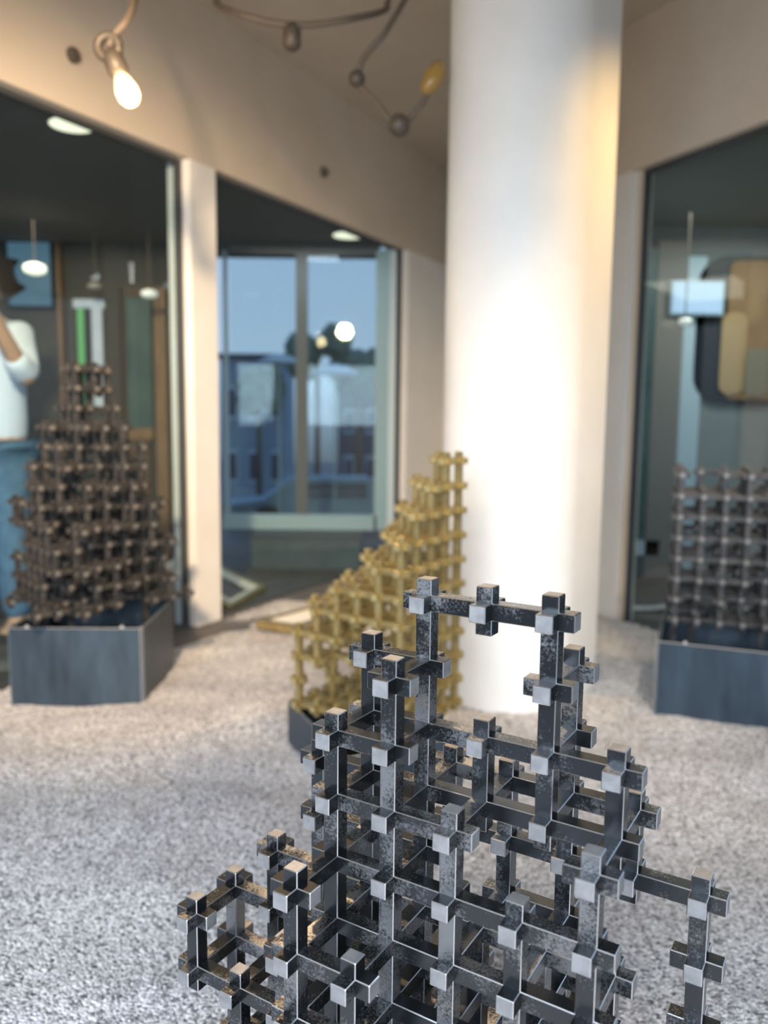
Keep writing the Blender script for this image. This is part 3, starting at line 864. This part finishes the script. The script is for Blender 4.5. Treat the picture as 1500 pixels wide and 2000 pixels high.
def car(px, py, y, label):
    p = at_y(px, py, y)
    root = empty('parked_car', (p.x, p.y, -2.2), math.radians(8), label, 'car')
    bm = bmesh.new()
    prof = [(-7, 1.0), (-7, 2.6), (-4.6, 3.0), (-2.8, 4.9), (2.4, 4.9), (4.6, 3.1), (7, 2.6), (7, 1.0)]
    a_ = [bm.verts.new((x * 2.2 * U, -4.2 * U, z * 1.6 * U)) for x, z in prof]; b_ = [bm.verts.new((x * 2.2 * U, 4.2 * U, z * 1.6 * U)) for x, z in prof]
    bm.faces.new(a_); bm.faces.new(b_)
    for i in range(len(prof)): j = (i + 1) % len(prof); bm.faces.new((a_[i], a_[j], b_[j], b_[i]))
    build('body', bm, M['house'], root, bevel=0.3 * U)
    for sx_ in (-1, 1):
        for sy_ in (-1, 1):
            bm = bmesh.new(); lathe(bm, [(2.1, -.5), (2.1, .5)], seg=20, mtx=Matrix.Rotation(math.pi / 2, 4, 'X'))
            w = build('wheel', bm, M['black'], root); w.location = P(sx_ * 9.5, sy_ * 3.9, 2.1)
    box('side_window', (-5, -4.35, 5.1), (4.6, -4.15, 7.2), M['navy'], root, 0.05)
car(650, 930, 118, 'blue-grey parked car beyond the inner window')

# ------------------------------------------------------------------ cords and bulbs at the ceiling
def cpt(px, py, y): return at_y(px, py, y)
HY = 40
fest = empty('string_light', (0, 0, 0), 0, 'brown cord swag hanging across the beige ceiling at top centre', 'string light')
tube('cord', [at_h(425, -15, CEIL - 0.2)] + [cpt(x, y, 39) for x, y in ((470, 28), (540, 46), (610, 48), (690, 36))] + [at_h(760, 2, CEIL - 0.2)], 0.15, M['cord'], fest)
p = cpt(570, 48, 39)
bm = bmesh.new(); lathe(bm, [(0.25, -1.1), (0.42, -0.9), (0.42, -0.3), (0.25, 0)], seg=14); o = build('socket', bm, M['socket'], fest, smooth=True); o.location = p * U
f2 = empty('string_light', (0, 0, 0), 0, 'brown cord running from ceiling down to an amber bulb beside the pillar', 'string light')
pts = [at_h(790, -8, CEIL - .2), cpt(755, 60, 40), cpt(700, 150, 41), cpt(735, 200, 41), cpt(780, 243, 41), cpt(815, 215, 41), cpt(838, 180, 41)]
tube('cord', pts, 0.14, M['cord'], f2)
for (x, y, r) in ((697, 154, 0.42), (780, 245, 0.55)):
    bm = bmesh.new(); bmesh.ops.create_icosphere(bm, subdivisions=2, radius=r * U); o = build('clip', bm, M['socket'], f2, smooth=True); o.location = cpt(x, y, 41) * U
bm = bmesh.new(); lathe(bm, [(0.12, -0.9), (0.36, -0.6), (0.5, 0), (0.38, 0.5), (0.18, 0.8)], seg=16, mtx=Matrix.Rotation(0.5, 4, 'Y')); o = build('bulb', bm, M['bulb_off'], f2, smooth=True); o.location = cpt(846, 152, 41) * U
# lit bulb at the left
BY = 34.0
lamp = empty('hanging_bulb', (0, 0, 0), 0, 'lit warm bulb in a grey ring socket hanging from a cord at upper left', 'lamp')
s0 = cpt(212, 92, BY); s1 = cpt(248, 178, BY)
tube('cord', [at_h(268, -30, CEIL - .2), cpt(262, 0, BY + 1), cpt(246, 42, BY), cpt(226, 66, BY), s0], 0.16, M['cord'], lamp)
bm = bmesh.new()
for i in range(20):
    pass
bmesh.ops.create_circle(bm, segments=3, radius=0.001)
bm.free()
ring = [s0 + Vector((math.cos(t), 0, math.sin(t))) * 0.42 for t in [i * math.pi / 8 for i in range(17)]]
tube('socket_ring', ring, 0.2, M['socket'], lamp)
ax = (s1 - s0).normalized(); q = ax.to_track_quat('Z', 'Y').to_matrix().to_4x4()
bm = bmesh.new(); lathe(bm, [(0.3, 0.2), (0.42, 0.5), (0.42, 1.0), (0.3, 1.15)], seg=16, mtx=q); o = build('socket', bm, M['socket'], lamp, smooth=True); o.location = s0 * U
bm = bmesh.new(); lathe(bm, [(0.22, 1.15), (0.34, 1.4), (0.46, 1.8), (0.44, 2.1), (0.28, 2.34), (0.08, 2.4)], seg=20, mtx=q); o = build('bulb', bm, M['bulb'], lamp, smooth=True); o.location = s0 * U
bm = bmesh.new(); lathe(bm, [(0.03, 1.5), (0.16, 1.6), (0.22, 1.85), (0.16, 2.1), (0.03, 2.2)], seg=12, mtx=q); o = build('filament', bm, M['bulb_core'], lamp, smooth=True); o.location = s0 * U
pl_ = bpy.data.lights.new('bulb_light', 'POINT'); pl_.energy = 6; pl_.color = (1, .66, .34); pl_.shadow_soft_size = 0.05
po = bpy.data.objects.new('bulb_light', pl_); COL.objects.link(po); po.location = (s1 + ax * 1.2 + Vector((0, -0.6, 0))) * U
for x, y, nm in ((140, 108, 'small dark ceiling hook left of the lit bulb'), (630, 336, 'small dark ceiling hook above the middle window')):
    p = wl_(0); 
    r0 = ray(x, y)
    # where the line of sight meets the left header
    nn = Vector((-WD.y, WD.x)); t = (WA.dot(nn)) / (r0.x * nn.x + r0.y * nn.y)
    pt = Vector((r0.x * t, r0.y * t, CAMH + r0.z * t)) - Vector((nn.x, nn.y, 0)) * 0.05
    hk = empty('wall_hook', pt, 0, nm.replace('ceiling', 'wall'), 'hook')
    bm = bmesh.new(); lathe(bm, [(0.42, -0.1), (0.42, 0.1), (0.25, 0.3)], seg=14, mtx=Matrix.Rotation(math.pi / 2, 4, 'X') ); build('plate', bm, M['socket'], hk)

# ------------------------------------------------------------------ person behind the left glass
def skin_body(name, verts, edges, m, parent, sub=2):
    me = bpy.data.meshes.new(name); me.from_pydata([Vector(v[:3]) for v in verts], edges, []); me.update()
    o = bpy.data.objects.new(name, me); COL.objects.link(o)
    sm = o.modifiers.new('skin', 'SKIN'); sm.use_smooth_shade = True
    for i, v in enumerate(verts):
        sv = me.skin_vertices[0].data[i]; sv.radius = (v[3], v[4] if len(v) > 4 else v[3]); sv.use_root = (i == 0)
    ss = o.modifiers.new('sub', 'SUBSURF'); ss.levels = sub; ss.render_levels = sub
    dg = bpy.context.evaluated_depsgraph_get()
    me2 = bpy.data.meshes.new_from_object(o.evaluated_get(dg))
    bpy.data.objects.remove(o); me2.materials.clear(); me2.materials.append(m)
    for f in me2.polygons: f.use_smooth = True
    return link(name, me2, parent)
pb = at_y(-14, 900, 52)
person = empty('person', (pb.x, 52, -0.9), math.radians(-25), 'person in pale blue-white shirt and jeans behind the left glass, arm raised', 'person')
H = 1.72
# x right (towards picture right), y away, z up, metres
body = [(0, 0, .95, .11, .08), (0, 0, 1.10, .135, .10), (0, 0, 1.28, .16, .105), (0, 0, 1.42, .13, .09), (0, 0, 1.50, .055), (0, -.01, 1.57, .06),
        (0, -.02, 1.64, .082, .095), (0, -.01, 1.72, .06, .07),
        (.10, 0, .88, .095), (.11, -.01, .50, .062), (.11, .01, .10, .042), (.12, -.12, .04, .035),
        (-.10, 0, .88, .095), (-.11, .01, .50, .062), (-.11, .02, .10, .042), (-.12, -.10, .04, .035),
        (.19, 0, 1.41, .055), (.30, -.05, 1.20, .045), (.36, -.22, 1.38, .036), (.39, -.30, 1.47, .028),
        (-.19, 0, 1.41, .055), (-.25, .02, 1.14, .045), (-.24, -.08, .90, .034), (-.24, -.12, .82, .028)]
ed = [(0, 1), (1, 2), (2, 3), (3, 4), (4, 5), (5, 6), (6, 7), (0, 8), (8, 9), (9, 10), (10, 11), (0, 12), (12, 13), (13, 14), (14, 15),
      (3, 16), (16, 17), (17, 18), (18, 19), (3, 20), (20, 21), (21, 22), (22, 23)]
skin_body('body', body, ed, M['skin'], person)
shirt = [(0, 0, .86, .195, .155), (0, 0, 1.06, .185, .14), (0, 0, 1.28, .195, .135), (0, 0, 1.43, .14, .105),
         (.19, 0, 1.41, .075), (.29, -.05, 1.22, .065), (.34, -.16, 1.31, .055),
         (-.19, 0, 1.41, .075), (-.25, .02, 1.14, .062), (-.245, -.05, .97, .05)]
skin_body('shirt', shirt, [(0, 1), (1, 2), (2, 3), (3, 4), (4, 5), (5, 6), (3, 7), (7, 8), (8, 9)], M['white_cloth'], person)
tr = [(0, 0, .93, .145, .115), (.10, 0, .86, .11), (.11, -.01, .50, .082), (.11, .01, .12, .068), (-.10, 0, .86, .11), (-.11, .01, .50, .082), (-.11, .02, .12, .068)]
skin_body('jeans', tr, [(0, 1), (1, 2), (2, 3), (0, 4), (4, 5), (5, 6)], M['jeans'], person)
skin_body('hair', [(0, .02, 1.66, .09, .095), (0, .02, 1.73, .085, .09), (0, .06, 1.60, .07, .05)], [(0, 1), (0, 2)], M['hair'], person)
for s in (-1, 1):
    skin_body('shoe', [(s * .115, .04, .05, .05), (s * .12, -.10, .045, .045), (s * .12, -.17, .035, .038)], [(0, 1), (1, 2)], M['shoe'], person)
# fingers of the raised hand
for k, (dx, dz, L) in enumerate(((-.03, .0, .06), (-.012, .012, .075), (.006, .016, .082), (.022, .012, .075), (.034, 0, .06))):
    skin_body('finger', [(.39 + dx * .6, -.30, 1.49 + dz, .009), (.395 + dx, -.32, 1.49 + dz + L * .6, .0085), (.40 + dx * 1.1, -.345, 1.49 + dz + L, .007)], [(0, 1), (1, 2)], M['skin'], person, 1)

# inner room lighting (its own downlights)
area('inner_room_light', (-32, 66, IC - 0.5), (-32, 66, 0), 18, 10, 14, (1.0, 0.86, 0.68))
area('inner_entry_light', (-7, 76, IC - 0.5), (-7, 76, 0), 4, 3, 3, (0.8, 0.9, 1.0))
area('right_room_light', (30, 64, GTR - 0.5), (30, 64, 0), 14, 8, 16, (0.95, 0.95, 0.88))
